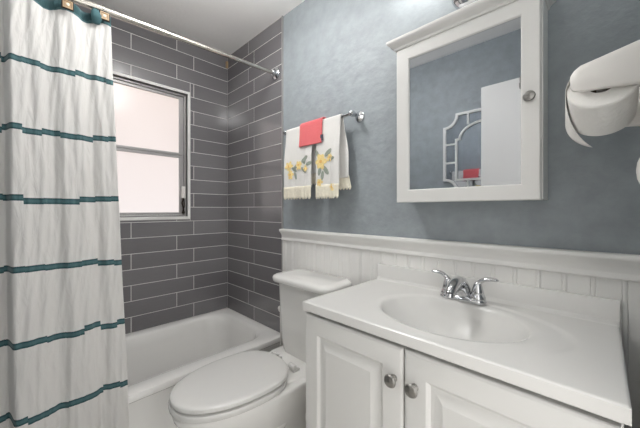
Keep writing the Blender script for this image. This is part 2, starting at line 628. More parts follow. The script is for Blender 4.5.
# ------------------------------------------------------------------ shower rod, curtain and hooks
def rod_pt(y): return Vector((0.671, y, 2.115 + y * 0.037))
t = thing('shower_rod', 'straight metal shower curtain rod running below the ceiling across the tub', 'curtain rod', rod_pt(-0.745))
bm = B(); tube(bm, [rod_pt(-0.012), rod_pt(-0.75)], 0.0125, 20)
obj('rod', bm, M['steel'], t)
bm = B(); tube(bm, [rod_pt(-0.70), rod_pt(YF + 0.012)], 0.0145, 20)
obj('outer_sleeve', bm, M['steel'], t)
for y, s in ((-0.0077, -1), (YF + 0.0077, 1)):
    bm = B()
    lathe(bm, (0.671, y, rod_pt(y).z), (0, s, 0), [(0, 0), (0.039, 0.0), (0.039, 0.006), (0.032, 0.012), (0.024, 0.016), (0.019, 0.034), (0.0135, 0.038), (0, 0.038)])
    obj('flange', bm, M['chrome'], t)

ZT, ZBOT = 2.056, 0.05
def curtain_pt(u, z):
    """u 0 at the free edge (towards the back wall) .. 1 at the far end"""
    d = (2.06 - z) / 2.0                                   # 0 top, 1 bottom
    yr = -0.930 + 0.056 * max(0.0, d) ** 1.15
    yl = -1.462
    y = yr + (yl - yr) * u
    xb = 0.686 + 0.012 * u + (0.100 + 0.006 * u) * min(1, max(0.0, d) / 0.83)        # leans outside the tub
    amp = 0.005 + 0.006 * d
    w = sin(u * 2 * pi * 4.3 + 0.7) * amp + sin(u * 2 * pi * 9.1 + 2.0 + 0.8 * d) * amp * 0.45
    w += 0.0028 * sin(u * 71 + z * 5) * sin(z * 9 + u * 13) + 0.0016 * sin(u * 131 + 3 * sin(z * 7)) * sin(z * 23 + u * 40)
    # deep fold: the part beyond it sits further back
    st = smooth((u - 0.575) / 0.035)
    w -= st * (0.026 + 0.044 * d)
    fold = math.exp(-((u - 0.565) / 0.022) ** 2)
    w += fold * 0.012
    return Vector((xb + w, y - fold * 0.004, z))
bm = B()
NU, NZ = 220, 150
uvl = bm.loops.layers.uv.new('UVMap')
vg = []
for j in range(NZ + 1):
    z = ZT + (ZBOT - ZT) * j / NZ
    row = []
    for i in range(NU + 1):
        u = i / NU
        p = curtain_pt(u, z)
        # top edge sags between the hooks
        hook_u = [0.045, 0.275, 0.505, 0.735, 0.955]
        dm = min(abs(u - h) for h in hook_u)
        sag = 0.020 * smooth(dm / 0.115) * smooth((z - 1.75) / 0.3)
        p.z -= sag + 0.037 * max(0, -0.95 - p.y) * smooth((z - 1.75) / 0.3)
        v = bm.verts.new(p)
        row.append((v, u * 0.75, z))
    vg.append(row)
for j in range(NZ):
    for i in range(NU):
        q = (vg[j][i], vg[j][i + 1], vg[j + 1][i + 1], vg[j + 1][i])
        f = bm.faces.new([a[0] for a in q])
        for lp, a in zip(f.loops, q):
            lp[uvl].uv = (a[1], a[2])
cur = obj('shower_curtain', bm, M['curtain'], origin=(0.75, -1.2, 0.05), angle=180)
md = cur.modifiers.new('solid', 'SOLIDIFY'); md.thickness = 0.0016; md.offset = -1
tag(cur, 'white crinkled shower curtain with teal ribbon stripes hanging outside the tub', 'shower curtain')

def make_hook(y, label):
    r = rod_pt(y)
    p = curtain_pt(min(1, max(0, (y + 0.930) / (-1.462 + 0.930))), 2.045)
    t = thing('curtain_hook', label, 'curtain hook', (p.x + 0.012, y, 2.03), 'square bronze hooks on the curtain rod')
    cx = p.x + 0.018
    bm = B()
    pts = []
    for k in range(15):
        a = radians(-60 + 300 * k / 14)
        pts.append((r.x + 0.0185 * cos(a), y, r.z + 0.0185 * sin(a)))
    pts = [(cx - 0.004, y, 2.045)] + pts
    tube(bm, pts, 0.0016, 8)
    obj('wire_loop', bm, M['steel'], t)
    bm = B()
    s, h = 0.019, 0.0095
    def sq(w, x): return [(x, y - w, 2.034 - w), (x, y + w, 2.034 - w), (x, y + w, 2.034 + w), (x, y - w, 2.034 + w)]
    loft(bm, [sq(s, cx), sq(s, cx + 0.004), sq(s - 0.003, cx + 0.006), sq(h + 0.001, cx + 0.006), sq(h, cx + 0.003)])
    pl = obj('square_plaque', bm, M['dark_bronze'], t, smooth=False)
    bm = B(); loft(bm, [sq(0.0155, cx + 0.005), sq(0.0150, cx + 0.0075), sq(0.0115, cx + 0.0075), sq(0.0110, cx + 0.0045), sq(0.0105, cx + 0.004)])
    obj('inner_square', bm, M['tan'], pl, smooth=False)
    bm = B(); lathe(bm, (cx + 0.0036, y, 2.034), (1, 0, 0), [(0.0, 0), (0.006, 0.0), (0.0055, 0.003), (0.003, 0.005), (0, 0.0055)], 14)
    obj('bead', bm, M['pearl'], pl)
    return t
def copy_thing(src, loc, label):
    r = src.copy(); COL.objects.link(r); r.location = loc; r['label'] = label
    for ch in list(src.children):
        c = ch.copy(); COL.objects.link(c); c.parent = r
        for g in ch.children:
            d = g.copy(); COL.objects.link(d); d.parent = c
    return r
hk = make_hook(-0.955, 'square bronze curtain hook with pearl centre nearest the free edge of the curtain')
copy_thing(hk, hk.location + Vector((0.008, -0.121, -0.016)), 'square bronze curtain hook with pearl centre, second from the free curtain edge')

# folded tab of the teal header between the two hooks is part of the curtain
bm = B()
loops = []
for k in range(9):
    a = k / 8
    w = 0.013 + 0.006 * sin(a * pi)
    c = Vector((0.700 + 0.012 * sin(a * pi), -0.983, 2.052 - 0.058 * a))
    loops.append([c + Vector((0.008 * cos(b), w * sin(b), 0)) for b in [2 * pi * i / 12 for i in range(12)]])
loft(bm, loops)
M['teal'] = mat('teal_ribbon', srgb(56, 90, 95), 0.85)
obj('header_fold', bm, M['teal'], cur)

# small tan clip high in the tile corner
bm = B()
box(bm, 0.003, 0.022, -0.024, -0.0085, 2.375, 2.428)
box(bm, 0.003, 0.028, -0.020, -0.011, 2.395, 2.405)
cl = obj('corner_clip', bm, M['tan'], origin=(0.012, -0.016, 2.375), bevel=0.003, smooth=False)
tag(cl, 'small tan clip high in the tiled corner just under the ceiling', 'clip')

# ------------------------------------------------------------------ toilet
TX = 1.110
toilet = thing('toilet', 'white two-piece toilet with closed lid between the tub and the vanity', 'toilet', (TX, -0.42, 0))
def egg(z, yf, yb, hw, n=40, cx=TX, sq=2.3, back=1.0):
    """egg outline: yf front tip (negative y), yb back, hw half width"""
    yc = yb - (yb - yf) * 0.42
    pts = []
    for k in range(n):
        a = 2 * pi * k / n
        c, s = cos(a), sin(a)
        e = 2 / sq
        px = math.copysign(abs(c) ** e, c) * hw
        if s >= 0:
            py = yc + (yb - yc) * math.copysign(abs(s) ** (e * back), s)
        else:
            py = yc + (yc - yf) * math.copysign(abs(s) ** 0.96, s)
            px = hw * math.copysign(abs(c) ** 1.0, c) if False else px
        pts.append((cx + px, py, z))
    return pts
bm = B()
secs = [(0.0, -0.55, -0.13, 0.105), (0.012, -0.555, -0.125, 0.112), (0.03, -0.55, -0.125, 0.108), (0.10, -0.54, -0.13, 0.098),
        (0.17, -0.565, -0.13, 0.105), (0.23, -0.63, -0.12, 0.128), (0.29, -0.71, -0.10, 0.155), (0.335, -0.775, -0.08, 0.172),
        (0.365, -0.795, -0.05, 0.180), (0.388, -0.802, -0.035, 0.184), (0.398, -0.798, -0.032, 0.181), (0.402, -0.79, -0.036, 0.176)]
loft(bm, [egg(z, a, b, w, sq=2.25, back=0.8) for z, a, b, w in secs])
obj('bowl', bm, M['porcelain'], toilet, angle=60)
# back deck that flares out to carry the tank
bm = B()
loops = []
for z, g in ((0.30, -0.05), (0.34, -0.02), (0.375, 0.0), (0.398, 0.002), (0.408, -0.004)):
    hw0, hw1 = 0.135 + g, 0.178 + g
    loops.append([(TX - hw0, -0.37, z), (TX + hw0, -0.37, z), (TX + hw1, -0.24 + g * .3, z), (TX + hw1 + 0.008, -0.11, z), (TX + hw1 - 0.01, -0.035, z), (TX - hw1 + 0.01, -0.035, z), (TX - hw1 - 0.008, -0.11, z), (TX - hw1, -0.24 + g * .3, z)])
loft(bm, loops)
obj('deck', bm, M['porcelain'], toilet, bevel=0.008)
# trapway relief on the flank of the bowl, both sides
for s in (1, -1):
    bm = B()
    tr = spline([(TX + s * 0.075, -0.50, 0.12), (TX + s * 0.085, -0.42, 0.19), (TX + s * 0.090, -0.33, 0.24), (TX + s * 0.090, -0.24, 0.22), (TX + s * 0.095, -0.19, 0.14), (TX + s * 0.09, -0.17, 0.03)], 8)
    tube(bm, tr, [0.024 + 0.016 * sin(pi * min(1, i / 20)) for i in range(len(tr))], 14)
    obj('trapway', bm, M['porcelain'], toilet, angle=180)
# tank (the bowl is set a few degrees off square)
bm = B()
loops = []
for z, a in ((0.405, 0.62), (0.412, 0.75), (0.43, 0.83), (0.47, 0.88), (0.60, 0.94), (0.80, 1.0)):
    hw = 0.208 * a
    dp = 0.18 * (0.80 + 0.20 * a)
    yb = -0.022
    loops.append(RR(TX + 0.018 - hw, TX + 0.018 + hw, yb - dp, yb, 0.05, z))
loft(bm, loops)
obj('tank', bm, M['porcelain'], toilet, angle=50)
bm = B()
loops = []
for z, g, r in ((0.798, -0.004, 0.05), (0.800, 0.010, 0.055), (0.806, 0.016, 0.06), (0.824, 0.018, 0.062), (0.833, 0.014, 0.06), (0.838, 0.004, 0.055), (0.8395, -0.02, 0.05)):
    loops.append(RR(TX - 0.190 - g, TX + 0.226 + g, -0.218 - g * 1.2, -0.016 + min(0, -g * 0.0), r, z))
loft(bm, loops)
obj('tank_lid', bm, M['porcelain'], toilet, angle=50)
# seat and lid
bm = B()
for_seat = [(0.404, 0.0), (0.408, 0.004), (0.422, 0.005), (0.427, 0.003), (0.4285, -0.003)]
loft(bm, [egg(z, -0.806 - g, -0.318, 0.183 + g, sq=2.2, back=0.75) for z, g in for_seat])
obj('seat', bm, M['seat'], toilet, angle=50)
bm = B()
for_lid = [(0.429, -0.014), (0.434, -0.012), (0.4345, -0.001), (0.436, 0.002), (0.449, 0.003), (0.4525, 0.001), (0.455, -0.005), (0.4565, -0.02), (0.458, -0.07), (0.459, -0.13)]
loft(bm, [egg(z, -0.804 - g, -0.310 + g * 0.5, 0.180 + g, sq=2.2, back=0.75) for z, g in for_lid])
obj('seat_lid', bm, M['seat'], toilet, angle=50)
for s in (-1, 1):
    bm = B()
    lathe(bm, (TX + s * 0.075 - 0.022, -0.286, 0.430), (1, 0, 0), [(0, 0), (0.011, 0.0), (0.012, 0.003), (0.012, 0.041), (0.010, 0.044), (0, 0.044)], 16)
    box(bm, TX + s * 0.075 - 0.02, TX + s * 0.075 + 0.02, -0.29, -0.255, 0.404, 0.42)
    hg = obj('hinge', bm, M['seat'], toilet, bevel=0.002)
    bm = B(); lathe(bm, (TX + s * 0.075, -0.264, 0.42), (0, 0, 1), [(0, 0), (0.004, 0.0), (0.004, 0.002), (0, 0.003)], 10)
    obj('hinge_screw', bm, M['black'], hg)

for ch in toilet.children:
    if not ch.name.startswith('tank'):
        P = Vector((0.0, 0.32, 0))
        me = ch.data
        me.transform(Matrix.Scale(1.028, 4, Vector((0, 0, 1))) @ Matrix.Translation(P) @ Matrix.Rotation(radians(-3.6), 4, 'Z') @ Matrix.Translation(-P))
        for g2 in ch.children:
            g2.data.transform(Matrix.Scale(1.028, 4, Vector((0, 0, 1))) @ Matrix.Translation(P) @ Matrix.Rotation(radians(-3.6), 4, 'Z') @ Matrix.Translation(-P))

# toilet brush between tub and tank
t = thing('toilet_brush', 'white toilet brush standing in the gap between tub and toilet tank', 'toilet brush', (0.852, -0.105, 0))
bx, by = 0.852, -0.105
bm = B()
lathe(bm, (bx, by, 0.0005), (0, 0, 1), [(0, 0), (0.046, 0), (0.048, 0.004), (0.044, 0.12), (0.040, 0.125), (0.038, 0.12), (0.036, 0.11), (0, 0.11)])
obj('holder', bm, M['plastic'], t)
bm = B()
tube(bm, [(bx, by, 0.11), (bx, by, 0.36), (bx - 0.004, by, 0.585)], [0.008, 0.007, 0.007], 12)
lathe(bm, (bx - 0.006, by, 0.578), (-0.25, 0, 1), [(0, 0), (0.010, 0.002), (0.014, 0.012), (0.015, 0.024), (0.010, 0.034), (0, 0.037)], 16)
obj('handle', bm, M['plastic'], t)

# ------------------------------------------------------------------ vanity cabinet
VX0, VX1, VYF, VZ = 1.481, 2.275, -0.476, 0.840
van = thing('vanity_cabinet', 'white vanity cabinet with two raised-panel doors under the marble sink top', 'cabinet', ((VX0 + VX1) / 2, -0.25, 0))
bm = B()
T_ = 0.016
box(bm, VX0, VX0 + T_, VYF, -0.012, 0.0, VZ)
box(bm, VX1 - T_, VX1, VYF, -0.012, 0.0, VZ)
box(bm, VX0 + T_, VX1 - T_, -0.024, -0.012, 0.08, VZ)
box(bm, VX0 + T_, VX1 - T_, VYF, -0.024, 0.085, 0.10)
box(bm, VX0 + T_, VX1 - T_, VYF + 0.05, VYF + 0.062, 0.0, 0.085)
box(bm, VX0 + T_, VX1 - T_, VYF, VYF + 0.016, 0.805, VZ)
box(bm, VX0 + T_, VX0 + 0.045, VYF, VYF + 0.016, 0.10, 0.805)
box(bm, VX1 - 0.045, VX1 - T_, VYF, VYF + 0.016, 0.10, 0.805)
obj('carcass', bm, M['cabinet'], van, smooth=False)
def panel_door(x0, x1, z0, z1, yb, th=0.019):
    bm = B()
    def R(ins, d):
        return [(x0 + ins, yb - d, z0 + ins), (x1 - ins, yb - d, z0 + ins), (x1 - ins, yb - d, z1 - ins), (x0 + ins, yb - d, z1 - ins)]
    pr = [(0.0, 0.0), (0.0, th - 0.006), (0.002, th - 0.003), (0.006, th - 0.001), (0.009, th), (0.060, th), (0.062, th - 0.001), (0.067, th - 0.006), (0.070, th - 0.0085), (0.076, th - 0.009), (0.080, th - 0.0085), (0.100, th - 0.001), (0.102, th), (0.105, th)]
    loft(bm, [R(*p) for p in pr])
    return bm
knob_prof = [(0, 0), (0.010, 0), (0.010, 0.002), (0.0055, 0.005), (0.0055, 0.013), (0.010, 0.0155), (0.0165, 0.019), (0.0175, 0.0225), (0.015, 0.0265), (0.008, 0.029), (0, 0.0295)]
XM = 1.869
for x0, x1, kx in ((VX0 + 0.004, XM - 0.0017, 1.842), (XM + 0.0017, VX1 - 0.004, 1.902)):
    d = obj('door', panel_door(x0, x1, 0.108, 0.829, VYF - 0.0008), M['cabinet'], van, angle=25)
    bm = B(); lathe(bm, (kx, VYF - 0.0198, 0.742), (0, -1, 0), knob_prof)
    obj('knob', bm, M['nickel'], d)

# marble top with integral oval bowl
CX0, CX1, CYF, CZ = 1.479, 2.283, -0.501, 0.873
bm = B()
BX, BY = 1.896, -0.270
def top_z(x, y):
    rx, ry = (x - BX) / 0.216, (y - BY) / 0.166
    r = math.hypot(rx, ry)
    z = CZ
    # shallow dished ring around the bowl
    q = math.hypot((x - BX - 0.01) / 0.295, (y - BY) / 0.198)
    z -= 0.0035 * (1 - smooth((q - 0.955) / 0.07)) * smooth((y - BY + 0.12) / 0.16) * smooth((x - BX + 0.05) / 0.12)
    if r < 1.12:
        z -= 0.007 * (1 - smooth((r - 0.88) / 0.24))
    if r < 1.0:
        z -= 0.115 * (1 - r ** 2.4) ** 1.05
    # cove into the backsplash
    dy = -0.022 - y
    if dy < 0.02:
        z += 0.010 * (1 - max(0, dy) / 0.02) ** 2
    # eased front edge
    e = min(y - CYF, x - CX0, CX1 - x)
    if e < 0.006:
        z -= 0.0035 * (1 - e / 0.006) ** 2
    return z
nx, ny = 150, 110
xs = [CX0 + (CX1 - CX0) * i / nx for i in range(nx + 1)]
xs = sorted(set(xs + [CX0 + 0.002, CX1 - 0.002, CX0 + 0.004, CX1 - 0.004]))
ys = [CYF + (-0.022 - CYF) * j / ny for j in range(ny + 1)]
ys = sorted(set(ys + [CYF + 0.002]))
g = [[bm.verts.new((x, y, top_z(x, y))) for x in xs] for y in ys]
for j in range(len(ys) - 1):
    for i in range(len(xs) - 1):
        bm.faces.new((g[j][i], g[j][i + 1], g[j + 1][i + 1], g[j + 1][i]))
# edge skirt
edge_loop = [g[0][i] for i in range(len(xs))] + [g[j][-1] for j in range(1, len(ys))] + [g[-1][i] for i in range(len(xs) - 2, -1, -1)] + [g[j][0] for j in range(len(ys) - 2, 0, -1)]
low = [bm.verts.new((v.co.x, v.co.y, 0.8425)) for v in edge_loop]
n = len(low)
for i in range(n):
    bm.faces.new((edge_loop[i], low[i], low[(i + 1) % n], edge_loop[(i + 1) % n]))
vtop = thing('sink_top', 'white cultured marble vanity top with oval basin and low backsplash', 'sink', ((CX0 + CX1) / 2, -0.25, 0.8425))
obj('basin_slab', bm, M['marble'], vtop, angle=40)
bm = B()
sweep_x(bm, [(-0.0085, 0.8425), (-0.022, 0.8425), (-0.022, 0.937), (-0.019, 0.941), (-0.0085, 0.942)], CX0, CX1)
obj('backsplash', bm, M['marble'], vtop, angle=40)
bm = B()
lathe(bm, (BX, BY, top_z(BX, BY) + 0.0005), (0, 0, 1), [(0, 0), (0.022, 0.0), (0.022, 0.002), (0.015, 0.004), (0.0, 0.003)])
obj('drain', bm, M['chrome'], vtop)

# ------------------------------------------------------------------ faucet
FXC, FYC, FZ = 1.882, -0.082, CZ + 0.0032
fc = thing('faucet', 'chrome two-lever sink faucet at the back of the oval basin', 'faucet', (FXC, FYC, FZ))
bm = B()
loops = []
for z, g in ((0.0, 0.0), (0.004, 0.001), (0.011, -0.001), (0.016, -0.006), (0.018, -0.013)):
    loops.append(RR(FXC - 0.078 - g, FXC + 0.078 + g, FYC - 0.027 - g, FYC + 0.027 + g, 0.026 + g * 0.9, FZ + z - 0.003))
loft(bm, loops)
obj('base_plate', bm, M['chrome'], fc, angle=60)
for s in (-1, 1):
    hx = FXC + s * 0.051
    bm = B()
    lathe(bm, (hx, FYC, FZ + 0.010), (0, 0, 1), [(0.0, 0), (0.0255, 0.0), (0.0255, 0.006), (0.0225, 0.014), (0.020, 0.0165), (0.0205, 0.0185), (0.0175, 0.032), (0.014, 0.046), (0.011, 0.055), (0.006, 0.060), (0, 0.061)])
    hnd = obj('handle', bm, M['chrome'], fc, angle=60)
    bm = B()
    p = spline([(hx - s * 0.004, FYC, FZ + 0.055), (hx + s * 0.012, FYC + 0.001, FZ + 0.074), (hx + s * 0.034, FYC + 0.002, FZ + 0.083), (hx + s * 0.064, FYC + 0.003, FZ + 0.083)], 8)
    rr = [(0.0085 + 0.003 * (i / (len(p) - 1)), 0.009 - 0.003 * (i / (len(p) - 1))) for i in range(len(p))]
    rr[-1] = (0.005, 0.002); rr[-2] = (0.0095, 0.005)
    tube(bm, p, rr, 14)
    obj('lever', bm, M['chrome'], hnd, angle=80)
bm = B()
p = spline([(FXC, FYC + 0.006, FZ + 0.004), (FXC, FYC - 0.002, FZ + 0.036), (FXC, FYC - 0.030, FZ + 0.062), (FXC, FYC - 0.070, FZ + 0.066), (FXC, FYC - 0.106, FZ + 0.052), (FXC, FYC - 0.120, FZ + 0.038)], 8)
m_ = len(p) - 1
tube(bm, p, [(0.027 - 0.0085 * smooth(i / m_ * 1.1), 0.030 - 0.014 * smooth(i / m_ * 1.0)) for i in range(m_ + 1)], 20)
sp = obj('spout', bm, M['chrome'], fc, angle=70)
bm = B(); lathe(bm, (FXC, FYC - 0.119, FZ + 0.040), (0, -0.35, -0.94), [(0, 0), (0.0135, 0), (0.0135, 0.012), (0.009, 0.011), (0, 0.009)], 18)
obj('aerator', bm, M['chrome'], sp)
bm = B()
tube(bm, [(FXC, FYC + 0.022, FZ + 0.008), (FXC, FYC + 0.022, FZ + 0.062)], 0.0025, 8)
lathe(bm, (FXC, FYC + 0.022, FZ + 0.060), (0, 0, 1), [(0, 0), (0.005, 0.001), (0.006, 0.006), (0.004, 0.010), (0, 0.011)], 12)
obj('lift_rod', bm, M['chrome'], fc)

# ------------------------------------------------------------------ medicine cabinet
KX0, KX1, KYF, KZ0, KZ1 = 1.640, 2.120, -0.105, 1.229, 1.855
kab = thing('medicine_cabinet', 'white wall cabinet with a mirrored door and crown moulding above the vanity', 'cabinet', ((KX0 + KX1) / 2, -0.05, KZ0))
bm = B(); box(bm, KX0 + 0.004, KX1, KYF, -0.0005, KZ0 + 0.002, KZ1)
obj('body', bm, M['cabinet'], kab, bevel=0.002, smooth=False)
DF = 0.020
bm = B()
def RK(ins, d):
    a0, a1, b0, b1 = KX0 + ins[0], KX1 - 0.004 - ins[1], KZ0 + ins[2], KZ1 - 0.002 - ins[3]
    return [(a0, KYF - 0.001 - d, b0), (a1, KYF - 0.001 - d, b0), (a1, KYF - 0.001 - d, b1), (a0, KYF - 0.001 - d, b1)]
IN = (0.054, 0.049, 0.050, 0.052)
def ii(e): return tuple(v + e for v in IN)
loft(bm, [RK((0,) * 4, 0), RK((0,) * 4, DF - 0.003), RK((0.003,) * 4, DF), RK(ii(-0.004), DF), RK(ii(0.0), DF - 0.003), RK(ii(0.0), DF - 0.008)], cap1=False)
kd = obj('door', bm, M['cabinet'], kab, angle=25)
bm = B()
loft(bm, [RK(ii(0.0), DF - 0.0075), RK(ii(0.0), 0.002)])
obj('mirror', bm, M['mirror'], kd, smooth=False)
bm = B(); lathe(bm, (2.091, KYF - 0.021, 1.539), (0, -1, 0), [(r * 0.92, h * 0.92) for r, h in knob_prof])
obj('knob', bm, M['nickel'], kd)
# crown moulding on three sides
bm = B()
prof = [(0.0, KZ1 - 0.004), (0.006, KZ1 - 0.004), (0.007, KZ1 + 0.004), (0.012, KZ1 + 0.009), (0.022, KZ1 + 0.014), (0.029, KZ1 + 0.020), (0.031, KZ1 + 0.024), (0.031, KZ1 + 0.032), (0.029, KZ1 + 0.034)]
loft(bm, [[(KX0 - o, -0.0005, z), (KX0 - o, KYF - DF - o, z), (KX1 + o * 0.8, KYF - DF - o, z), (KX1 + o * 0.8, -0.0005, z)] for o, z in prof])
obj('crown', bm, M['cabinet'], kab, angle=25)

# ------------------------------------------------------------------ vanity light
LX, LZ = 1.880, 2.035
vl = thing('vanity_light', 'chrome wall light above the mirrored cabinet', 'wall light', (LX, 0, LZ))
bm = B()
lathe(bm, (LX, -0.0005, LZ), (0, -1, 0), [(0, 0), (0.062, 0), (0.062, 0.010), (0.056, 0.020), (0.040, 0.030), (0.022, 0.036), (0.012, 0.038), (0.012, 0.05), (0.008, 0.055), (0, 0.056)], 36)
obj('canopy', bm, M['chrome'], vl)
bm = B()
tube(bm, [(LX, -0.03, LZ), (LX, -0.10, LZ + 0.02), (LX, -0.13, LZ + 0.06)], 0.009, 12)
tube(bm, [(LX - 0.22, -0.13, LZ + 0.06), (LX + 0.22, -0.13, LZ + 0.06)], 0.009, 14)
obj('arm', bm, M['chrome'], vl)
for dx in (-0.2, 0.0, 0.2):
    bm = B()
    lathe(bm, (LX + dx, -0.13, LZ + 0.062), (0, 0, 1), [(0, 0), (0.02, 0), (0.026, 0.012), (0.026, 0.028), (0, 0.028)], 20)
    cp = obj('socket', bm, M['chrome'], vl)
    bm = B()
    lathe(bm, (LX + dx, -0.13, LZ + 0.09), (0, 0, 1), [(0, 0), (0.028, 0), (0.042, 0.025), (0.052, 0.06), (0.056, 0.10), (0.05, 0.103), (0, 0.09)], 24)
    obj('glass_shade', bm, M['glow'], cp)

# ------------------------------------------------------------------ unseen fill lamp, added to brighten the room
cx, cy = 1.10, -0.66
clp = thing('fill_lamp', 'added fill light out of view, shaped as a lit glass bowl on a short stem', 'fill lamp', (cx, cy, H))
bm = B(); lathe(bm, (cx, cy, H - 0.0003), (0, 0, -1), [(0, 0), (0.06, 0), (0.062, 0.012), (0.05, 0.024), (0.012, 0.03), (0.010, 0.13), (0, 0.13)], 32)
obj('stem', bm, M['nickel'], clp)
bm = B(); lathe(bm, (cx, cy, H - 0.13), (0, 0, -1), [(0, 0), (0.14, -0.012), (0.15, -0.01), (0.142, 0.03), (0.12, 0.055), (0.085, 0.072), (0.04, 0.082), (0, 0.084)], 40)
obj('glass_bowl', bm, M['dome'], clp)

# ------------------------------------------------------------------ towel bar, towels, washcloth
BARY, BARZ = -0.066, 1.674
t = thing('towel_bar', 'chrome towel bar on the blue wall left of the mirrored cabinet', 'towel bar', (1.1, 0, BARZ))
bm = B(); tube(bm, [(0.835, BARY, BARZ), (1.362, BARY, BARZ)], 0.0075, 16)
obj('bar', bm, M['chrome'], t)
for x in (0.842, 1.362):
    bm = B()
    lathe(bm, (x, -0.0005, BARZ), (0, -1, 0), [(0, 0), (0.027, 0.0), (0.028, 0.004), (0.024, 0.010), (0.014, 0.016), (0.009, 0.026), (0.009, 0.04), (0.013, 0.05), (0.0155, 0.062), (0.0135, 0.076), (0.006, 0.082), (0, 0.083)])
    obj('post', bm, M['chrome'], t)

def drape(x0, x1, zf, zb, thick, seed, r0=0.0115, flare=0.0, amp=0.006, back_shift=0.0, nx=48):
    """cloth sheet draped over the bar; returns (bmesh, front(x,z) surface function)"""
    rnd = random.Random(seed)
    ph = [rnd.uniform(0, 6.28) for _ in range(4)]
    W = x1 - x0
    def wave(u, drop):
        k = smooth(drop / 0.25)
        return amp * k * (sin(u * 6.0 + ph[0]) + 0.55 * sin(u * 13 + ph[1]))
    def pt(u, s):
        """s: 0 front hem .. 1 bar top .. 2 back hem"""
        if s <= 1:
            lf = BARZ - zf
            L = lf + r0 * pi / 2
            d = (1 - s) * L                       # distance from the crest
            if d < r0 * pi / 2:
                a = d / r0
                y, z = BARY - r0 * sin(a), BARZ + r0 * cos(a)
                drop = 0
            else:
                drop = d - r0 * pi / 2
                y, z = BARY - r0 - 0.010 * smooth(drop / 0.2) , BARZ - drop
            x = x0 + W * u + flare * (u - 0.5) * drop * 2
            y -= abs(wave(u, drop)) * 1.0 + 0.4 * wave(u, drop)
        else:
            lb = BARZ - zb
            L = lb + r0 * pi / 2
            d = (s - 1) * L
            if d < r0 * pi / 2:
                a = d / r0
                y, z = BARY + r0 * sin(a), BARZ + r0 * cos(a)
                drop = 0
            else:
                drop = d - r0 * pi / 2
                y, z = BARY + r0, BARZ - drop
            x = x0 + W * u + back_shift * smooth(drop / 0.2) + flare * (u - 0.5) * drop * 2
            y += 0.004 * sin(u * 9 + ph[2]) * smooth(drop / 0.2)
        return Vector((x, y, z))
    bm = B()
    S = [i / 30 for i in range(29)] + [0.95 + 0.05 * i / 8 for i in range(1, 9)] + [1 + 0.05 * i / 8 for i in range(1, 9)] + [1.05 + 0.95 * i / 26 for i in range(1, 27)]
    S = sorted(set(S))
    rows = [[bm.verts.new(pt(i / nx, s)) for i in range(nx + 1)] for s in S]
    for a, b in zip(rows[:-1], rows[1:]):
        for i in range(nx):
            bm.faces.new((a[i], a[i + 1], b[i + 1], b[i]))
    def front(u, z):
        L = (BARZ - zf) + r0 * pi / 2
        return pt(u, 1 - (BARZ - z + r0 * pi / 2) / L)
    return bm, front, pt

def petal(bm, front, x0, x1, cx, cz, ang, ln, wd, mi, lift):
    n = 12
    vs = []
    for k in range(n):
        a = 2 * pi * k / n
        dx = ln * 0.5 * (1 + cos(a)) * cos(ang) - wd * 0.5 * sin(a) * sin(ang)
        dz = ln * 0.5 * (1 + cos(a)) * sin(ang) + wd * 0.5 * sin(a) * cos(ang)
        u = (cx + dx - x0) / (x1 - x0)
        p = front(min(0.99, max(0.01, u)), cz + dz)
        vs.append(Vector((cx + dx, p.y - lift, cz + dz)))
    loft(bm, [[v + Vector((0, 0.0015, 0)) for v in vs], vs], mi=mi)

def flower(bm, front, x0, x1, cx, cz, size, rnd):
    for k in range(6):
        a = k * pi / 3 + rnd.uniform(-.25, .25)
        petal(bm, front, x0, x1, cx, cz, a, size * rnd.uniform(.8, 1.1), size * 0.62, 0, 0.0045 + 0.0003 * k)
    petal(bm, front, x0, x1, cx - size * .2, cz, 0, size * .4, size * .4, 1, 0.0075)
def leaf(bm, front, x0, x1, cx, cz, ang, ln):
    petal(bm, front, x0, x1, cx, cz, ang, ln, ln * 0.42, 2, 0.004)

def towel(name_label, x0, x1, zf, zb, seed, flowers, leaves, flare, back_shift, amp, lace_h=0.075):
    bm, front, pt = drape(x0, x1, zf + lace_h - 0.012, zb + lace_h - 0.012, 0.003, seed, flare=flare, back_shift=back_shift, amp=amp)
    t = thing('hand_towel', name_label, 'towel', ((x0 + x1) / 2, BARY, zf), 'white hand towels on the towel bar')
    obj('cloth', bm, M['terry_white'], t, angle=180, solid=0.0035)
    # lace hem, front and back, scalloped lower edge
    for side, zh in (('f', zf), ('b', zb)):
        bm = B()
        n = 64
        rows = []
        for j in range(7):
            row = []
            for i in range(n + 1):
                u = i / n
                s = 0.0 if side == 'f' else 2.0
                p = pt(u, s)
                p.z += 0.012
                scal = 0.013 * abs(sin(u * pi * 9))
                hh = lace_h - 0.013 + scal
                p.z -= hh * j / 6
                p.y += -0.003 - 0.0015 * (j / 6) * sin(u * 40) if side == 'f' else 0.003
                if side == 'b':
                    p.x += back_shift * 0.5 * j / 6
                row.append(bm.verts.new(p))
            rows.append(row)
        for a, b in zip(rows[:-1], rows[1:]):
            for i in range(n):
                bm.faces.new((a[i], a[i + 1], b[i + 1], b[i]))
        obj('lace_hem', bm, M['lace'], t, angle=180, solid=0.003)
    rnd = random.Random(seed + 50)
    for lo, hi in ((1.40, 2.0), (1.33, 1.40), (0, 1.33)):
        fl = [f for f in flowers if lo <= f[1] < hi]
        if not fl:
            continue
        bm = B()
        for a, ln, cx, cz in leaves:
            if lo <= cz < hi: leaf(bm, front, x0, x1, cx, cz, a, ln)
        for cx, cz, sz in fl: flower(bm, front, x0, x1, cx, cz, sz, rnd)
        obj('flower_embroidery', bm, [M['petal'], M['petal2'], M['leaf']], t, smooth=False)
    return front
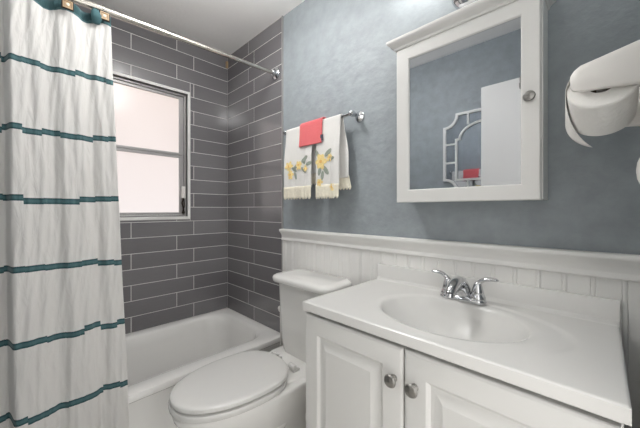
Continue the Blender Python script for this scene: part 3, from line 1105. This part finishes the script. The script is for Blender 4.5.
towel('left white towel with yellow flower embroidery and lace hem on the towel bar', 0.866, 1.100, 1.258, 1.34, 3,
      [(0.91, 1.455, 0.034), (0.925, 1.405, 0.03), (1.00, 1.455, 0.03), (1.055, 1.43, 0.022)],
      [(0.4, 0.05, 0.95, 1.44), (2.6, 0.05, 0.98, 1.42), (-0.7, 0.05, 1.02, 1.44), (0.5, 0.06, 1.02, 1.47), (1.3, 0.05, 1.04, 1.455), (-1.2, 0.05, 0.96, 1.42), (0.2, 0.05, 1.06, 1.45)], 0.0, 0.0, 0.006)
towel('right white towel with yellow flower embroidery and lace hem, nearer the bar end', 1.134, 1.298, 1.256, 1.30, 11,
      [(1.175, 1.455, 0.046), (1.165, 1.345, 0.024), (1.238, 1.47, 0.022), (1.26, 1.315, 0.024)],
      [(0.6, 0.06, 1.20, 1.48), (-0.9, 0.06, 1.19, 1.43), (2.2, 0.05, 1.16, 1.48), (-1.8, 0.05, 1.17, 1.43), (0.1, 0.05, 1.225, 1.46), (1.4, 0.05, 1.18, 1.355)], 0.0, 0.030, 0.005)
bm, cfront, _ = drape(1.003, 1.178, 1.556, 1.58, 0.004, 21, r0=0.0215, amp=0.004, nx=36)
t = thing('washcloth', 'small coral terry washcloth folded over the two white towels', 'washcloth', (1.09, BARY, 1.556))
obj('cloth', bm, M['terry_coral'], t, angle=180, solid=0.006)
bm = B()
p = cfront(0.99, 1.58)
box(bm, p.x - 0.004, p.x + 0.016, p.y - 0.003, p.y - 0.0015, 1.565, 1.598)
obj('care_tag', bm, M['tag'], t, smooth=False)

# ------------------------------------------------------------------ paper holder on the right wall
PZ = 1.468
ph_ = thing('paper_holder', 'white two-arm toilet paper holder on the right wall above the vanity', 'paper holder', (XR, -0.225, PZ))
bm = B(); box(bm, XR - 0.016, XR - 0.0005, -0.335, -0.115, PZ - 0.075, PZ + 0.085)
obj('wall_plate', bm, M['plastic'], ph_, bevel=0.006)
def paper_arm(y, th, dz=0.0):
    bm = B()
    # (x, lower z, upper z, half thickness)
    st = [(XR - 0.010, -0.010, 0.098, th), (2.306, -0.006, 0.084, th), (2.25, 0.000, 0.070, th), (2.212, 0.002, 0.061, th * 0.95), (2.200, 0.006, 0.052, th * 0.75), (2.194, 0.014, 0.042, th * 0.4)]
    loops = []
    for x, a, b, h in st:
        a += PZ + dz; b += PZ + dz
        c = min(0.014, (b - a) * 0.3)
        loops.append([(x, y - h * 0.5, a), (x, y + h * 0.5, a), (x, y + h, a + c), (x, y + h, b - c), (x, y + h * 0.5, b), (x, y - h * 0.5, b), (x, y - h, b - c), (x, y - h, a + c)])
    loft(bm, loops)
    return bm
obj('arm', paper_arm(-0.305, 0.014), M['plastic'], ph_, bevel=0.004)
obj('arm', paper_arm(-0.140, 0.012, -0.055), M['plastic'], ph_, bevel=0.004)
RC0, RC1 = Vector((2.246, -0.285, 1.482)), Vector((2.246, -0.182, 1.434))
bm = B(); tube(bm, [RC0 + (RC0 - RC1) * 0.12, RC1 + (RC1 - RC0) * 0.12], 0.008, 12)
obj('spindle', bm, M['plastic'], ph_)
# the paper itself rests on the spindle
tp = thing('toilet_paper', 'white toilet paper roll with a loose torn end in the wall holder', 'toilet paper', RC1 - Vector((0, 0, 0.055)))
ax = (RC1 - RC0)
bm = B()
LN = ax.length
lathe(bm, RC0, ax, [(0.021, 0.0), (0.0575, 0.0), (0.060, 0.003), (0.060, LN - 0.003), (0.0575, LN), (0.021, LN), (0.021, LN * 0.5), (0.021, 0.002)], 48)
bm.faces.ensure_lookup_table()
for fc_ in [f for f in bm.faces if len(f.verts) > 10]:
    bm.faces.remove(fc_)
obj('roll', bm, M['paper'], tp)
bm = B(); lathe(bm, RC0 + ax * 0.02, ax, [(0.0205, 0), (0.0205, LN * 0.96), (0.0195, LN * 0.96), (0.0195, 0)], 28)
for fc_ in [f for f in bm.faces if len(f.verts) > 10]:
    bm.faces.remove(fc_)
obj('core', bm, M['card'], tp)
# loose end comes off the top, over the left side and hangs down
bm = B()
rows = []
dirn = ax.normalized()
n1 = 34
for i in range(n1 + 1):
    row = []
    for k in range(13):
        w = k / 12
        t = i / n1
        end = 188 + 70 * w ** 1.3                    # torn on the slant
        a = radians(80 + (end - 80) * t)
        q = max(0.0, (math.degrees(a) - 80) / 178)
        r = 0.0612 + (0.002 + 0.014 * w) * q ** 1.2
        c = RC0 + ax * (0.01 + 0.98 * w)
        p = c + Vector((r * cos(a), 0, r * sin(a)))
        row.append(bm.verts.new(p))
    rows.append(row)
for a, b in zip(rows[:-1], rows[1:]):
    for k in range(12):
        bm.faces.new((a[k], a[k + 1], b[k + 1], b[k]))
obj('loose_sheet', bm, M['paper'], tp, angle=180, solid=0.0008)

# small oval fixture low on the right wall
nl = thing('night_light', 'small white oval night light on the right wall below the paper holder', 'night light', (XR, -0.235, 1.27))
bm = B()
loops = []
for d, g in ((0.0005, 1.0), (0.012, 1.0), (0.026, 0.92), (0.036, 0.72), (0.041, 0.4), (0.0425, 0.1)):
    loops.append([(XR - d, -0.235 + 0.022 * g * cos(a), 1.287 + 0.046 * g * sin(a)) for a in [2 * pi * k / 24 for k in range(24)]])
loft(bm, loops)
obj('shell', bm, M['plastic'], nl, angle=60)
bm = B(); box(bm, XR - 0.026, XR - 0.0005, -0.243, -0.227, 1.215, 1.25)
obj('base', bm, M['plastic'], nl, bevel=0.004)

# ------------------------------------------------------------------ decorative mirror on the opposite wall
MX0, MX1, MZ0, MZ1 = 1.312, 1.912, 1.345, 1.962
wm = thing('wall_mirror', 'white lattice-framed wall mirror with scooped corners on the wall behind the door', 'mirror', ((MX0 + MX1) / 2, YF, MZ0))
def scoop(x0, x1, z0, z1, r, n=10):
    pts = []
    for cx, cz, a0 in ((x1, z1, 270), (x0, z1, 360), (x0, z0, 90), (x1, z0, 180)):
        for k in range(n + 1):
            a = radians(a0 - 90 * k / n)
            pts.append((cx + r * cos(a), cz + r * sin(a)))
    return pts
outer = scoop(MX0, MX1, MZ0, MZ1, 0.098)
iw = 0.092
# inner frame: straight sides, a small shoulder, and an arch at top and bottom
def inner_path():
    x0, x1 = MX0 + iw, MX1 - iw
    cx, cz = (MX0 + MX1) / 2, (MZ0 + MZ1) / 2
    st, hz, rise = 0.026, 0.107, 0.118
    a = cx - x0 - st
    pts = []
    for sg in (1, -1):
        arc = [(cx + a * cos(radians(180 * k / 20)), cz + sg * (hz + rise * sin(radians(180 * k / 20)))) for k in range(21)]
        side = [(x1, cz + sg * hz)] + arc + [(x0, cz + sg * hz)]
        if sg < 0:
            side = [(x1, MZ0 + iw), (x0, MZ0 + iw)]
        pts += side if sg > 0 else list(reversed(side))
    return pts
def band(bm, path, w, y0, y1):
    n = len(path)
    L0, L1 = [], []
    for i in range(n):
        p = Vector(path[i]).to_2d(); a = Vector(path[i - 1]).to_2d(); b = Vector(path[(i + 1) % n]).to_2d()
        d1 = (p - a); d2 = (b - p)
        if d1.length < 1e-6: d1 = d2
        if d2.length < 1e-6: d2 = d1
        n1 = Vector((-d1.y, d1.x)).normalized(); n2 = Vector((-d2.y, d2.x)).normalized()
        m = (n1 + n2)
        m = m.normalized() if m.length > 1e-6 else n1
        sc = min(1.5, 1 / max(0.5, m.dot(n1)))
        L0.append(p + m * w / 2 * sc); L1.append(p - m * w / 2 * sc)
    prof = [(L0, y0), (L0, y1), (L1, y1), (L1, y0)]
    rings = [[bm.verts.new((q.x, y, q.y)) for q in L] for L, y in prof]
    for k in range(4):
        a, b = rings[k], rings[(k + 1) % 4]
        for i in range(n):
            j = (i + 1) % n
            bm.faces.new((a[i], a[j], b[j], b[i]))
bm = B(); band(bm, outer, 0.018, YF + 0.001, YF + 0.022)
obj('outer_frame', bm, M['white_paint'], wm, smooth=False)
bm = B(); band(bm, inner_path(), 0.015, YF + 0.006, YF + 0.02)
obj('inner_frame', bm, M['white_paint'], wm, smooth=False)
cz_, cx_ = (MZ0 + MZ1) / 2, (MX0 + MX1) / 2
bars = []
for dz in (-0.075, 0.075):
    for a, b in ((MX0, MX0 + iw), (MX1 - iw, MX1)):
        bars.append((a, b, cz_ + dz - 0.006, cz_ + dz + 0.006))
for dx in (-0.12, 0.12):
    for a, b in ((MZ0, MZ0 + iw), (MZ1 - iw, MZ1)):
        bars.append((cx_ + dx - 0.006, cx_ + dx + 0.006, a, b))
for a, b, c, d in bars:
    bm = B(); box(bm, a, b, YF + 0.007, YF + 0.019, c, d)
    obj('lattice_bar', bm, M['white_paint'], wm, smooth=False)
bm = B()
loft(bm, [[(x, YF + 0.002, z) for x, z in outer], [(x, YF + 0.006, z) for x, z in outer]])
obj('glass', bm, M['mirror'], wm, smooth=False)

# hook over the top of the open door
bm = B()
box(bm, 1.86, 1.876, -1.337, -1.296, 2.0625, 2.066)
box(bm, 1.86, 1.876, -1.2985, -1.2955, 1.985, 2.066)
tube(bm, spline([(1.868, -1.296, 1.992), (1.868, -1.280, 1.982), (1.868, -1.266, 1.99), (1.868, -1.260, 2.01)], 5), 0.005, 10)
dh = obj('door_hook', bm, M['nickel'], origin=(1.868, -1.28, 1.985))
tag(dh, 'small metal hook hung over the top edge of the open white door', 'hook')
